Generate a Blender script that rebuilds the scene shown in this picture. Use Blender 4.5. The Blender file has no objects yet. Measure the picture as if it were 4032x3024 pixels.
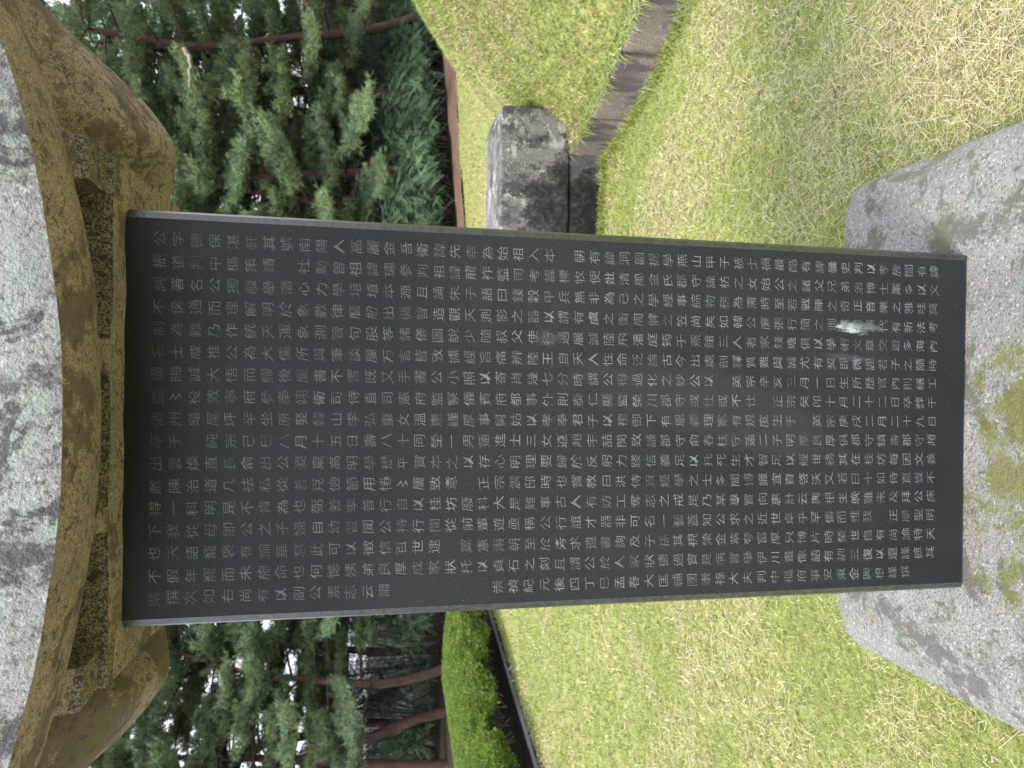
import bpy, bmesh, math, random
import numpy as np
from mathutils import Vector, Matrix
R = math.radians
sc = bpy.context.scene
col = sc.collection

# ------------------------------------------------------------------ camera
CAM = Vector((0.072, -1.4186, 1.7025))
pitch, roll, yaw = R(11.2), R(0.74), R(-0.07)
fwd = Vector((math.sin(yaw)*math.cos(pitch), math.cos(yaw)*math.cos(pitch), -math.sin(pitch)))
rt = Vector((math.cos(yaw), -math.sin(yaw), 0.0)); up = rt.cross(fwd)
rt2 = math.cos(roll)*rt + math.sin(roll)*up
up2 = -math.sin(roll)*rt + math.cos(roll)*up
# the photograph was taken with the phone turned on its side: picture left = world up
cx, cy, cz = -up2, rt2, -fwd
cd = bpy.data.cameras.new('camera'); cam = bpy.data.objects.new('camera', cd); col.objects.link(cam)
M = Matrix((cx, cy, cz)).transposed().to_4x4(); M.translation = CAM
cam.matrix_world = M
cd.sensor_width = 36; cd.lens = 26.0; cd.clip_start = 0.05; cd.clip_end = 600
cd.dof.use_dof = True; cd.dof.focus_distance = 1.5; cd.dof.aperture_fstop = 6.5
sc.camera = cam

# ------------------------------------------------------------------ world, sun, exposure
W = bpy.data.worlds.new('World'); sc.world = W; W.use_nodes = True
nt = W.node_tree; nt.nodes.clear()
SUN_EL, SUN_AZ = R(54), R(-140)          # azimuth from +Y towards +X
sky = nt.nodes.new('ShaderNodeTexSky'); sky.sky_type = 'NISHITA'; sky.sun_disc = False
sky.sun_elevation = SUN_EL; sky.sun_rotation = SUN_AZ
b1 = nt.nodes.new('ShaderNodeBackground'); b1.inputs['Strength'].default_value = 0.10
b2 = nt.nodes.new('ShaderNodeBackground'); b2.inputs['Strength'].default_value = 1.0
tc = nt.nodes.new('ShaderNodeTexCoord'); nz = nt.nodes.new('ShaderNodeTexNoise')
nz.inputs['Scale'].default_value = 2.2; nz.inputs['Detail'].default_value = 5
cr = nt.nodes.new('ShaderNodeValToRGB')
cr.color_ramp.elements[0].position = .3; cr.color_ramp.elements[0].color = (.78, .85, .96, 1)
cr.color_ramp.elements[1].position = .7; cr.color_ramp.elements[1].color = (1.12, 1.14, 1.18, 1)
mx = nt.nodes.new('ShaderNodeMixShader'); mx.inputs[0].default_value = .85
wo = nt.nodes.new('ShaderNodeOutputWorld')
L = nt.links.new
L(sky.outputs[0], b1.inputs[0]); L(tc.outputs['Generated'], nz.inputs['Vector']); L(nz.outputs[0], cr.inputs[0])
L(cr.outputs[0], b2.inputs[0]); L(b1.outputs[0], mx.inputs[1]); L(b2.outputs[0], mx.inputs[2]); L(mx.outputs[0], wo.inputs[0])
sd = bpy.data.lights.new('sun', 'SUN'); so = bpy.data.objects.new('sun', sd); col.objects.link(so)
sd.energy = 2.0; sd.angle = R(14); sd.color = (1, .955, .88)
sdir = Vector((math.sin(SUN_AZ)*math.cos(SUN_EL), math.cos(SUN_AZ)*math.cos(SUN_EL), math.sin(SUN_EL)))
so.rotation_euler = sdir.to_track_quat('Z', 'Y').to_euler()
vs = sc.view_settings; vs.view_transform = 'Standard'; vs.look = 'None'; vs.gamma = 1; vs.use_curve_mapping = False
vs.exposure = 1.4

# ------------------------------------------------------------------ small numpy noise
def _h(i, j, k, s):
    n = (i*374761393 + j*668265263 + k*2147483647 + s*974634777) & 0xffffffff
    n = ((n ^ (n >> 13))*1274126177) & 0xffffffff
    return ((n ^ (n >> 16)) & 0xffffff)/float(0xffffff)
def vnoise(P, s=0):
    P = np.asarray(P, float); I = np.floor(P).astype(np.int64); f = P - I; f = f*f*(3 - 2*f)
    out = 0
    for a in (0, 1):
        for b in (0, 1):
            for c in (0, 1):
                w = (f[..., 0] if a else 1-f[..., 0])*(f[..., 1] if b else 1-f[..., 1])*(f[..., 2] if c else 1-f[..., 2])
                out = out + w*_h(I[..., 0]+a, I[..., 1]+b, I[..., 2]+c, s)
    return out
def fbm(P, sc_=1.0, o=4, s=0):
    P = np.asarray(P, float)*sc_; a = .5; t = 0
    for k in range(o):
        t = t + a*vnoise(P, s+k*7); P = P*2.03+5.1; a *= .5
    return t*2-1
rng = np.random.default_rng(7)
random.seed(3)

# ------------------------------------------------------------------ mesh helpers
def mesh_np(name, V, F, mat=None, smooth=True, colr=None, mats=None, midx=None):
    """V (n,3); F (m,k) all faces with k corners"""
    me = bpy.data.meshes.new(name); V = np.asarray(V, np.float32); F = np.asarray(F, np.int32)
    me.vertices.add(len(V)); me.vertices.foreach_set('co', V.ravel())
    m, k = F.shape
    me.loops.add(m*k); me.loops.foreach_set('vertex_index', F.ravel())
    me.polygons.add(m); me.polygons.foreach_set('loop_start', np.arange(0, m*k, k, dtype=np.int32))
    me.polygons.foreach_set('loop_total', np.full(m, k, np.int32))
    me.polygons.foreach_set('use_smooth', np.full(m, smooth))
    for q in (mats or ([mat] if mat else [])): me.materials.append(q)
    if midx is not None: me.polygons.foreach_set('material_index', np.asarray(midx, np.int32))
    if colr is not None:
        a = me.attributes.new('Col', 'FLOAT_COLOR', 'POINT')
        c = np.ones((len(V), 4), np.float32); c[:, :3] = colr
        a.data.foreach_set('color', c.ravel())
    me.update(); me.validate()
    return me
def link(name, me, parent=None, **kw):
    o = bpy.data.objects.new(name, me); col.objects.link(o)
    if parent: o.parent = parent
    for k, v in kw.items(): o[k] = v
    return o
def empty(name, loc=(0, 0, 0), rz=0, sc_=1, **kw):
    o = bpy.data.objects.new(name, None); col.objects.link(o); o.location = loc
    o.rotation_euler = (0, 0, rz); o.scale = (sc_,)*3; o.empty_display_size = .1
    for k, v in kw.items(): o[k] = v
    return o
class MB:
    def __init__(s): s.V = []; s.F3 = []; s.n = 0
    def add(s, V, F):
        s.V.append(np.asarray(V, float)); s.F3.append(np.asarray(F, int)+s.n); s.n += len(V)
    def get(s): return np.concatenate(s.V), np.concatenate(s.F3)
def tube(P, r, n=7, jag=0.0):
    """quads of a tapered tube along points P with radii r"""
    P = np.asarray(P, float); r = np.asarray(r, float); T = np.gradient(P, axis=0)
    T /= np.linalg.norm(T, axis=1)[:, None]+1e-9
    ref = np.array([0.3, 0.1, 1.0]); ref /= np.linalg.norm(ref)
    V = []
    A = None
    for i in range(len(P)):
        if A is None:
            a = np.cross(T[i], ref)
            if np.linalg.norm(a) < .1: a = np.cross(T[i], [1, 0, 0])
        else: a = A - T[i]*np.dot(A, T[i])
        a /= np.linalg.norm(a); A = a; b = np.cross(T[i], a)
        for j in range(n):
            t = 2*math.pi*j/n; rr = r[i]*(1+(random.random()-.5)*jag)
            V.append(P[i]+rr*(math.cos(t)*a+math.sin(t)*b))
    F = []
    for i in range(len(P)-1):
        for j in range(n):
            F.append((i*n+j, i*n+(j+1) % n, (i+1)*n+(j+1) % n, (i+1)*n+j))
    return np.array(V), np.array(F)
def grid_faces(nx, ny):
    i = np.arange(nx-1)[:, None]; j = np.arange(ny-1)[None, :]
    a = (i*ny+j); return np.stack([a, a+ny, a+ny+1, a+1], -1).reshape(-1, 4)
def round_box(half, r, n=(12, 12, 12), amp=.004, fs=6.0, seed=0, deform=None):
    half = np.asarray(half, float); mb = MB()
    for ax in range(3):
        for sg in (-1, 1):
            u, v = [(1, 2), (2, 0), (0, 1)][ax]
            def par(h, k):
                core = np.linspace(-(h-r), h-r, k); e = [h-r*.55, h-r*.15, h]
                return np.concatenate([-np.array(e[::-1]), core, np.array(e)])
            a = par(half[u], n[u]); b = par(half[v], n[v]); A, B = np.meshgrid(a, b, indexing='ij')
            P = np.zeros(A.shape+(3,)); P[..., ax] = sg*half[ax]; P[..., u] = A; P[..., v] = B
            F = grid_faces(len(a), len(b))
            if sg < 0: F = F[:, ::-1]
            mb.add(P.reshape(-1, 3), F)
    V, F = mb.get()
    inner = np.clip(V, -(half-r), half-r); d = V-inner; l = np.linalg.norm(d, axis=1)[:, None]; N = d/np.maximum(l, 1e-9)
    V = inner+N*r
    # merge identical seam points
    key = np.round(V*1e5).astype(np.int64); _, idx, inv = np.unique(key, axis=0, return_index=True, return_inverse=True)
    inv = inv.ravel(); V = V[idx]; N = N[idx]; F = inv[F]
    V = V+N*(fbm(V+seed*3.7, fs, 4, seed)*amp)[:, None]
    if deform: V = deform(V)
    return V, F

# ------------------------------------------------------------------ materials
def mat(name):
    m = bpy.data.materials.new(name); m.use_nodes = True; n = m.node_tree; n.nodes.clear()
    out = n.nodes.new('ShaderNodeOutputMaterial'); p = n.nodes.new('ShaderNodeBsdfPrincipled')
    n.links.new(p.outputs[0], out.inputs[0]); return m, n, p, out
def nd(n, t, **kw):
    q = n.nodes.new(t)
    for k, v in kw.items():
        if k.startswith('i_'):
            q.inputs[k[2:].replace('_', ' ')].default_value = v
        else: setattr(q, k, v)
    return q
def coord(n, stretch=(1, 1, 1), loc=(0, 0, 0)):
    t = nd(n, 'ShaderNodeTexCoord'); mp = nd(n, 'ShaderNodeMapping'); mp.inputs['Scale'].default_value = stretch
    mp.inputs['Location'].default_value = loc
    n.links.new(t.outputs['Object'], mp.inputs[0]); return mp.outputs[0]
def noise(n, vec, scale, detail=5, rough=.6, dist=0):
    q = nd(n, 'ShaderNodeTexNoise'); q.inputs['Scale'].default_value = scale; q.inputs['Detail'].default_value = detail
    q.inputs['Roughness'].default_value = rough; q.inputs['Distortion'].default_value = dist
    n.links.new(vec, q.inputs['Vector']); return q.outputs[0]
def voro(n, vec, scale, feat='F1', rnd=1):
    q = nd(n, 'ShaderNodeTexVoronoi', feature=feat); q.inputs['Scale'].default_value = scale
    q.inputs['Randomness'].default_value = rnd
    n.links.new(vec, q.inputs['Vector']); return q.outputs['Distance'], (q.outputs['Color'] if feat != 'DISTANCE_TO_EDGE' else None)
def ramp(n, fac, stops):
    q = nd(n, 'ShaderNodeValToRGB'); e = q.color_ramp.elements
    while len(e) < len(stops): e.new(.5)
    for el, (p, c) in zip(e, stops):
        el.position = p; el.color = (c, c, c, 1) if isinstance(c, (int, float)) else (*c, 1)
    n.links.new(fac, q.inputs[0]); return q.outputs[0]
def mix(n, fac, a, b, mode='MIX'):
    q = nd(n, 'ShaderNodeMix', data_type='RGBA', blend_type=mode)
    for i, v in ((0, fac), (6, a), (7, b)):
        if isinstance(v, (int, float)): q.inputs[i].default_value = v
        elif isinstance(v, tuple): q.inputs[i].default_value = (*v, 1)
        else: n.links.new(v, q.inputs[i])
    return q.outputs[2]
def mth(n, op, a, b=0.0):
    q = nd(n, 'ShaderNodeMath', operation=op)
    for i, v in ((0, a), (1, b)):
        if isinstance(v, (int, float)): q.inputs[i].default_value = v
        else: n.links.new(v, q.inputs[i])
    return q.outputs[0]
def bump(n, p, h, strength=.5, dist=.01):
    q = nd(n, 'ShaderNodeBump'); q.inputs['Strength'].default_value = strength; q.inputs['Distance'].default_value = dist
    n.links.new(h, q.inputs['Height']); n.links.new(q.outputs[0], p.inputs['Normal'])
def setp(n, p, colr=None, rough=None, spec=None):
    if colr is not None:
        if isinstance(colr, tuple): p.inputs['Base Color'].default_value = (*colr, 1)
        else: n.links.new(colr, p.inputs['Base Color'])
    if rough is not None:
        if isinstance(rough, (int, float)): p.inputs['Roughness'].default_value = rough
        else: n.links.new(rough, p.inputs['Roughness'])
    if spec is not None: p.inputs['Specular IOR Level'].default_value = spec

def granite(name, base, dark, light, lichen=(), grain=160, stain=None, streak=None, bs=.5, moss=None, dg=0.0, tone=.75, black=None):
    """base granite with mineral grain; lichen = [(colour, scale, threshold, seed)]"""
    m, n, p, _ = mat(name); v = coord(n)
    big = noise(n, v, 3.0, 6, .65); c = mix(n, ramp(n, big, [(.35, 0.0), (.65, 1.0)]), base, tuple(.72*x for x in base))
    g = noise(n, v, grain, 3, .7)
    c = mix(n, ramp(n, g, [(.36+dg, 1.0), (.46+dg, 0.0)]), c, dark)
    g2 = noise(n, coord(n, loc=(7, 3, 1)), grain*.8, 3, .7)
    c = mix(n, ramp(n, g2, [(.57, 0.0), (.65, 1.0)]), c, light)
    if streak:
        sn = noise(n, coord(n, stretch=streak[1]), streak[2], 6, .7)
        c = mix(n, ramp(n, sn, [(streak[3], 0.0), (streak[3]+.08, .92)]), c, streak[0])
    if stain:
        c = mix(n, ramp(n, noise(n, coord(n, loc=(3, 9, 2)), stain[1], 5, .7), [(.45, 0.0), (.6, .8)]), c, stain[0])
    for (lc, ls, th, sd_) in lichen:
        w = coord(n, loc=(sd_*1.7, sd_*.9, sd_*2.3)); l1 = noise(n, w, ls, 8, .72, .6); l2 = noise(n, w, ls*9, 4, .7)
        f = ramp(n, mth(n, 'ADD', l1, mth(n, 'MULTIPLY', l2, .28)), [(th, 0.0), (th+.045, 1.0)])
        c = mix(n, f, c, mix(n, l2, lc, tuple(.6*x for x in lc)))
    if black:         # run-off stain with its own place and ragged outline
        t_ = nd(n, 'ShaderNodeTexCoord'); mp_ = nd(n, 'ShaderNodeMapping', vector_type='TEXTURE')
        mp_.inputs['Location'].default_value = (black[0], 0, black[1]); mp_.inputs['Scale'].default_value = (black[2], 9, black[3])
        n.links.new(t_.outputs['Object'], mp_.inputs[0]); q_ = nd(n, 'ShaderNodeVectorMath', operation='LENGTH'); n.links.new(mp_.outputs[0], q_.inputs[0])
        f_ = mth(n, 'SUBTRACT', mth(n, 'MULTIPLY', noise(n, coord(n, stretch=(1, 1, .7)), 7, 7, .7), 2.6), q_.outputs['Value'])
        c = mix(n, ramp(n, f_, [(.34, 0.0), (.50, .75), (.85, .97)]), c, mix(n, ramp(n, noise(n, v, 30, 5, .8), [(.5, 0.0), (.7, 1.0)]), (.010, .010, .010), (.07, .062, .055)))
    if moss:          # a moss patch of its own place and outline
        t_ = nd(n, 'ShaderNodeTexCoord'); mp_ = nd(n, 'ShaderNodeMapping', vector_type='TEXTURE'); mx_, my_, sx_, sy_ = moss[1]
        mp_.inputs['Location'].default_value = (mx_, my_, 0); mp_.inputs['Scale'].default_value = (sx_, sy_, 9)
        n.links.new(t_.outputs['Object'], mp_.inputs[0]); q_ = nd(n, 'ShaderNodeVectorMath', operation='LENGTH'); n.links.new(mp_.outputs[0], q_.inputs[0])
        f_ = mth(n, 'SUBTRACT', mth(n, 'MULTIPLY', mth(n, 'MULTIPLY', noise(n, v, 22, 7, .8), noise(n, v, 5, 3, .6)), 5.2), q_.outputs['Value'])
        c = mix(n, ramp(n, f_, [(.62, 0.0), (.95, .8)]), c, mix(n, noise(n, v, 60, 4, .7), (.26, .25, .04), (.10, .105, .035)))
    c = mix(n, 1.0, c, (tone,)*3, 'MULTIPLY'); setp(n, p, c, .88, .25)
    h = mth(n, 'ADD', g, mth(n, 'MULTIPLY', noise(n, v, 25, 6, .7), 1.6))
    bump(n, p, h, bs, .006)
    return m

M_plinth = granite('plinth_granite', (.37, .36, .34), (.13, .125, .12), (.56, .55, .53),
    [((.22, .225, .17), 5.5, .69, 1), ((.22, .25, .20), 17, .73, 11), ((.21, .20, .185), 4, .68, 31), ((.36, .43, .38), 10, .76, 2), ((.44, .42, .41), 16, .75, 12), ((.25, .25, .035), 8, .79, 3), ((.10, .11, .055), 7, .79, 6)], grain=150, bs=1.0, tone=.70, moss=((.24, .24, .02), (-.08, -.20, .34, .20)))
M_capunder = granite('cap_underside_stone', (.56, .445, .41), (.20, .155, .14), (.70, .62, .60),
    [((.27, .215, .19), 3.5, .64, 25), ((.18, .145, .13), 24, .71, 5), ((.16, .135, .12), 70, .70, 15), ((.50, .27, .17), 4.5, .84, 8), ((.25, .23, .15), 3, .72, 9)], grain=300, bs=.8, dg=.05, tone=.86)
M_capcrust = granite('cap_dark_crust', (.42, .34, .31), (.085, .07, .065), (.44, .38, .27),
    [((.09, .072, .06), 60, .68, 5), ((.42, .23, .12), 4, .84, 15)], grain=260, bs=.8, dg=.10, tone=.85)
M_capface = granite('cap_weathered_face', (.47, .465, .50), (.19, .19, .205), (.60, .64, .66),
    [((.52, .57, .58), 6, .66, 2), ((.17, .165, .19), 6, .65, 4), ((.30, .36, .24), 7, .76, 7)], grain=130,
    streak=((.15, .145, .165), (6, 6, .7), 2.2, .53), bs=.9)
TL = [((.38, .36, .33), 6.5, .70, 3), ((.07, .065, .06), 7, .68, 13), ((.42, .39, .36), 13, .78, 9)]
TS = ((.05, .047, .045), (2.5, 2.5, 1.4), 1.5, .53)
M_table = granite('table_stone', (.18, .168, .162), (.06, .055, .05), (.32, .31, .30), TL, tone=1.0, grain=90, streak=TS, bs=.5, black=(.05, -.27, .80, .34))
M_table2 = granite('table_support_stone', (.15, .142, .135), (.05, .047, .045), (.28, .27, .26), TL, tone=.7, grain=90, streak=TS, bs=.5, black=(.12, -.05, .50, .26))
M_kerb = granite('kerb_stone', (.235, .20, .172), (.11, .10, .09), (.38, .34, .31),
    [((.46, .52, .48), 8, .82, 3), ((.13, .15, .09), 5, .76, 5)], grain=120,
    streak=((.10, .085, .09), (3, 3, 1), 2.0, .50), bs=.7)

# dark slate of the stele
M_slate, n, p, _ = mat('black_slate'); v = coord(n)
g = noise(n, v, 300, 3, .75); big = noise(n, v, 2.6, 5, .6); hz = noise(n, coord(n, stretch=(1, 1, 10)), 60, 4, .7)
c = mix(n, ramp(n, g, [(.40, 0.0), (.60, 1.0)]), (.003, .004, .006), (.020, .024, .028))
c = mix(n, ramp(n, big, [(.35, 0.0), (.7, .45)]), c, (.026, .030, .034))
c = mix(n, ramp(n, noise(n, v, 150, 2, .5), [(.77, 0.0), (.80, 1.0)]), c, (.20, .20, .19))
c = mix(n, ramp(n, hz, [(.68, 0.0), (.8, .3)]), c, (.05, .055, .055))
def spot(cx_, cz_, sx, sz, ang=0):
    t = nd(n, 'ShaderNodeTexCoord'); mp = nd(n, 'ShaderNodeMapping', vector_type='TEXTURE')
    mp.inputs['Location'].default_value = (cx_, 0, cz_); mp.inputs['Rotation'].default_value = (0, ang, 0)
    mp.inputs['Scale'].default_value = (sx, 10, sz); n.links.new(t.outputs['Object'], mp.inputs[0])
    q = nd(n, 'ShaderNodeVectorMath', operation='LENGTH'); n.links.new(mp.outputs[0], q.inputs[0]); return q.outputs['Value']
def scratch(c, cx_, cz_, sx, sz, ang, colr, amt, ns, th=.1):
    d = spot(cx_, cz_, sx, sz, ang); q = noise(n, coord(n, stretch=(1, 1, .35)), ns, 6, .8)
    f = mth(n, 'SUBTRACT', mth(n, 'MULTIPLY', q, 1.8), d)
    return mix(n, mth(n, 'MULTIPLY', ramp(n, f, [(th, 0.0), (th+.28, 1.0)]), amt), c, colr)
c = scratch(c, .200, .290, .020, .052, R(8), (.36, .40, .42), .9, 110, .22)
c = scratch(c, .205, .27, .016, .11, R(6), (.11, .13, .15), .55, 60, .30)
c = scratch(c, .135, .29, .015, .12, R(3), (.055, .065, .075), .5, 50, .3)
c = scratch(c, .160, .96, .03, .05, 0, (.075, .08, .065), .35, 60, .35)
c = scratch(c, .02, .60, .12, .5, R(12), (.032, .040, .048), .4, 6, .2)
setp(n, p, c, ramp(n, noise(n, v, 9, 5, .6), [(.3, .42), (.7, .55)]), .30)
bump(n, p, mth(n, 'ADD', g, noise(n, v, 60, 4, .6)), .16, .002)
M_slate_edge, n, p, _ = mat('slate_edge'); v = coord(n)
c = mix(n, ramp(n, noise(n, v, 90, 5, .8), [(.4, 0.0), (.68, 1.0)]), (.014, .017, .020), (.055, .056, .055))
setp(n, p, c, .30, .8); bump(n, p, noise(n, v, 90, 5, .7), .35, .003)
M_ink, n, p, _ = mat('carved_character'); v = coord(n)
c = mix(n, ramp(n, noise(n, v, 22, 4, .7), [(.35, 0.0), (.62, 1.0)]), (.058, .066, .070), (.17, .19, .195))
t = nd(n, 'ShaderNodeTexCoord'); sx = nd(n, 'ShaderNodeSeparateXYZ'); n.links.new(t.outputs['Object'], sx.inputs[0])
worn = mth(n, 'ADD', sx.outputs['Z'], mth(n, 'MULTIPLY', noise(n, v, 5, 4, .6), .5))
c = mix(n, ramp(n, mth(n, 'MULTIPLY', worn, .5), [(.93, 0.0), (1.12, .75)]), c, (.035, .038, .038))
setp(n, p, c, .8, .3)

def simple(name, a, b, scale, rough=.9, det=5, bs=.4, bd=.01, stretch=(1, 1, 1)):
    m, n, p, _ = mat(name); v = coord(n, stretch=stretch)
    f = noise(n, v, scale, det, .65); setp(n, p, mix(n, ramp(n, f, [(.35, 0.0), (.65, 1.0)]), a, b), rough, .2)
    bump(n, p, f, bs, bd); return m
M_soil = simple('lawn_soil', (.17, .165, .065), (.30, .30, .12), 14)
M_path = simple('bare_earth', (.095, .055, .040), (.15, .09, .065), 6)
M_conc = simple('pale_gravel', (.20, .19, .21), (.30, .28, .30), 30)
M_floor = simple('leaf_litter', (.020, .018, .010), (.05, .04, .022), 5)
M_bark = simple('red_pine_bark', (.050, .034, .030), (.115, .068, .055), 9, stretch=(1, 1, .35), bs=.9, bd=.04)
M_bark_dark = simple('dark_bark', (.035, .026, .022), (.085, .062, .052), 12, stretch=(1, 1, .3), bs=.9, bd=.04)
M_twig = simple('dry_twig', (.15, .11, .08), (.34, .26, .19), 20)
M_deadwood = simple('bleached_dead_wood', (.20, .16, .14), (.32, .26, .23), 20)
M_joint = simple('dark_joint', (.10, .075, .04), (.05, .04, .03), 40)
M_pale = simple('pale_chip', (.45, .42, .28), (.58, .53, .38), 60)

def leafmat(name, a, b, tr, scale=1.0, rough=.55, tip=None):
    """foliage: colour varies by clump (object noise), leaf and tree; thin leaves let light through"""
    m, n, p, out = mat(name); v = coord(n)
    f = noise(n, v, scale, 4, .6); c = mix(n, ramp(n, f, [(.38, 0.0), (.62, 1.0)]), a, b)
    oi = nd(n, 'ShaderNodeObjectInfo'); ge = nd(n, 'ShaderNodeNewGeometry')
    if tip: c = mix(n, ramp(n, ge.outputs['Random Per Island'], [(.90, 0.0), (.93, 1.0)]), c, tip)
    c = mix(n, mth(n, 'MULTIPLY', ge.outputs['Random Per Island'], .45), c, mix(n, .5, c, (0, 0, 0)))
    hs = nd(n, 'ShaderNodeHueSaturation'); n.links.new(c, hs.inputs['Color'])
    n.links.new(mth(n, 'ADD', mth(n, 'MULTIPLY', oi.outputs['Random'], .35), .82), hs.inputs['Value'])
    n.links.new(mth(n, 'ADD', mth(n, 'MULTIPLY', oi.outputs['Random'], .02), .49), hs.inputs['Hue'])
    c = hs.outputs[0]; setp(n, p, c, rough, .3)
    t = nd(n, 'ShaderNodeBsdfTranslucent'); n.links.new(c, t.inputs[0])
    ms = nd(n, 'ShaderNodeMixShader'); ms.inputs[0].default_value = tr
    n.links.new(p.outputs[0], ms.inputs[1]); n.links.new(t.outputs[0], ms.inputs[2]); n.links.new(ms.outputs[0], out.inputs[0])
    return m
M_pine = leafmat('pine_needles', (.150, .225, .135), (.27, .37, .18), .3, .7, tip=(.22, .12, .07))
M_shrub = leafmat('feathery_leaves', (.115, .20, .12), (.19, .285, .15), .3, .8)
M_hedge = leafmat('yew_foliage', (.11, .20, .035), (.24, .36, .065), .35, 7, tip=(.30, .30, .08))
M_broad = leafmat('deep_wood_leaves', (.08, .15, .085), (.12, .21, .10), .3, .6)
M_yellow = leafmat('yellow_sprig_leaves', (.25, .30, .04), (.32, .34, .05), .3, 2)

M_grass, n, p, out = mat('grass_blades')
a = nd(n, 'ShaderNodeAttribute', attribute_name='Col'); setp(n, p, a.outputs['Color'], .6, .3)
t = nd(n, 'ShaderNodeBsdfTranslucent'); n.links.new(a.outputs['Color'], t.inputs[0])
ms = nd(n, 'ShaderNodeMixShader'); ms.inputs[0].default_value = .35
n.links.new(p.outputs[0], ms.inputs[1]); n.links.new(t.outputs[0], ms.inputs[2]); n.links.new(ms.outputs[0], out.inputs[0])

# ------------------------------------------------------------------ ground
MC = np.array([5.05, 3.95]); MR = 3.15; MH = 2.0
def mound_z(x, y):
    r = np.hypot(x-MC[0], y-MC[1])/MR
    return .24+(MH-.24)*np.clip(1-r*r, 0, 1)**.95
def lawn_z(x, y):
    P = np.stack([x, y, 0*x], -1)
    return fbm(P, .9, 3, 11)*.035*np.clip(np.hypot(x, y)/2.5-.2, 0, 1)
def far_edge(x):                      # where the lawn ends on the far side
    return 10.2+.52*x
def left_edge(y):
    return -3.62+(y-5.66)*.235
# the ground sheet: soil under everything, rising to a wooded bank far away on the right
xs = np.concatenate([np.linspace(-260, -20, 13)[:-1], np.linspace(-20, 24, 89), np.linspace(24, 260, 13)[1:]])
ys = np.concatenate([np.linspace(-260, -10, 12)[:-1], np.linspace(-10, 34, 89), np.linspace(34, 260, 13)[1:]])
X, Y = np.meshgrid(xs, ys, indexing='ij'); P = np.stack([X, Y, 0*X], -1)
bank = np.clip((Y-17)/14, 0, 1)**1.3*np.clip((X+1)/6, 0, 1)*4.2
Z = -.05+bank+fbm(P, .25, 4, 3)*.2*np.clip((Y-far_edge(X)-1.5)/4, 0, 1)
link('ground', mesh_np('ground', np.stack([X, Y, Z], -1).reshape(-1, 3), grid_faces(len(xs), len(ys))[:, ::-1], M_floor), kind='structure')
# lawn sheet
xs = np.linspace(-12, 12, 121); t = np.linspace(0, 1, 110)
X, T = np.meshgrid(xs, t, indexing='ij'); Y = -6+(far_edge(X)+6)*T
lz = lawn_z(X, Y)
keep = X > left_edge(Y)
V = np.stack([np.maximum(X, left_edge(Y)), Y, lz], -1).reshape(-1, 3); F = grid_faces(121, 110)
kf = keep.reshape(-1)[F].any(1)
link('lawn', mesh_np('lawn', V, F[kf][:, ::-1] if False else F[kf], M_soil), kind='structure')
# bare earth strip beyond the lawn, pale gravel path left of it
xs = np.linspace(-3, 12, 60); t = np.linspace(0, 1, 6); X, T = np.meshgrid(xs, t, indexing='ij')
wdt = .25+.13*np.clip(X, 0, 9); Yb = far_edge(X)-.05+T*wdt*1.3
link('earth_path', mesh_np('earth_path', np.stack([X, Yb, .012+.05*fbm(np.stack([X, Yb, 0*X], -1), 1.2, 3, 5)+.02], -1).reshape(-1, 3), grid_faces(60, 6), M_path), kind='structure')
ys = np.linspace(-6, 12, 60); t = np.linspace(0, 1, 4); Yp, T = np.meshgrid(ys, t, indexing='ij')
link('gravel_path', mesh_np('gravel_path', np.stack([left_edge(Yp)+.01-T*.13, Yp, .018+0*Yp], -1).reshape(-1, 3), grid_faces(60, 4)[:, ::-1], M_conc), kind='structure')
# burial mound
rr = np.linspace(0, 1, 40); th = np.linspace(0, 2*math.pi, 121)
RR, TH = np.meshgrid(rr, th, indexing='ij'); X = MC[0]+RR*MR*np.cos(TH); Y = MC[1]+RR*MR*np.sin(TH)
Z = mound_z(X, Y)+fbm(np.stack([X, Y, 0*X], -1), 1.3, 3, 9)*.04
V = np.stack([X, Y, Z], -1).reshape(-1, 3)
link('mound', mesh_np('mound', V, grid_faces(40, 121), M_soil), kind='structure')

# ------------------------------------------------------------------ stele slab
SW, SZ0, SH, ST = .75, .39, 1.733, .17
def build_stele():
    bm = bmesh.new(); bmesh.ops.create_cube(bm, size=1)
    for v_ in bm.verts: v_.co = Vector((v_.co.x*SW, v_.co.y*ST+ST/2, v_.co.z*(SH+.02)+SH/2))
    es = [e for e in bm.edges if not (e.verts[0].co.z > SH*.9 and e.verts[1].co.z > SH*.9) and
          (abs(e.verts[0].co.z-e.verts[1].co.z) > .5 or (max(e.verts[0].co.z, e.verts[1].co.z) < .1 and e.verts[0].co.y < .01 and e.verts[1].co.y < .01))]
    bmesh.ops.bevel(bm, geom=es, offset=.017, segments=2, profile=.45, affect='EDGES')
    me = bpy.data.meshes.new('stele_slab'); me.materials.append(M_slate); me.materials.append(M_slate_edge)
    for f in bm.faces:
        f.material_index = 0 if abs(f.normal.y) > .99 else 1
    bm.to_mesh(me); bm.free()
    return me
stele = link('stele_slab', build_stele(), label='tall polished black stone slab carved all over with columns of Chinese characters', category='memorial stone')
stele.location = (0, 0, SZ0)

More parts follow.
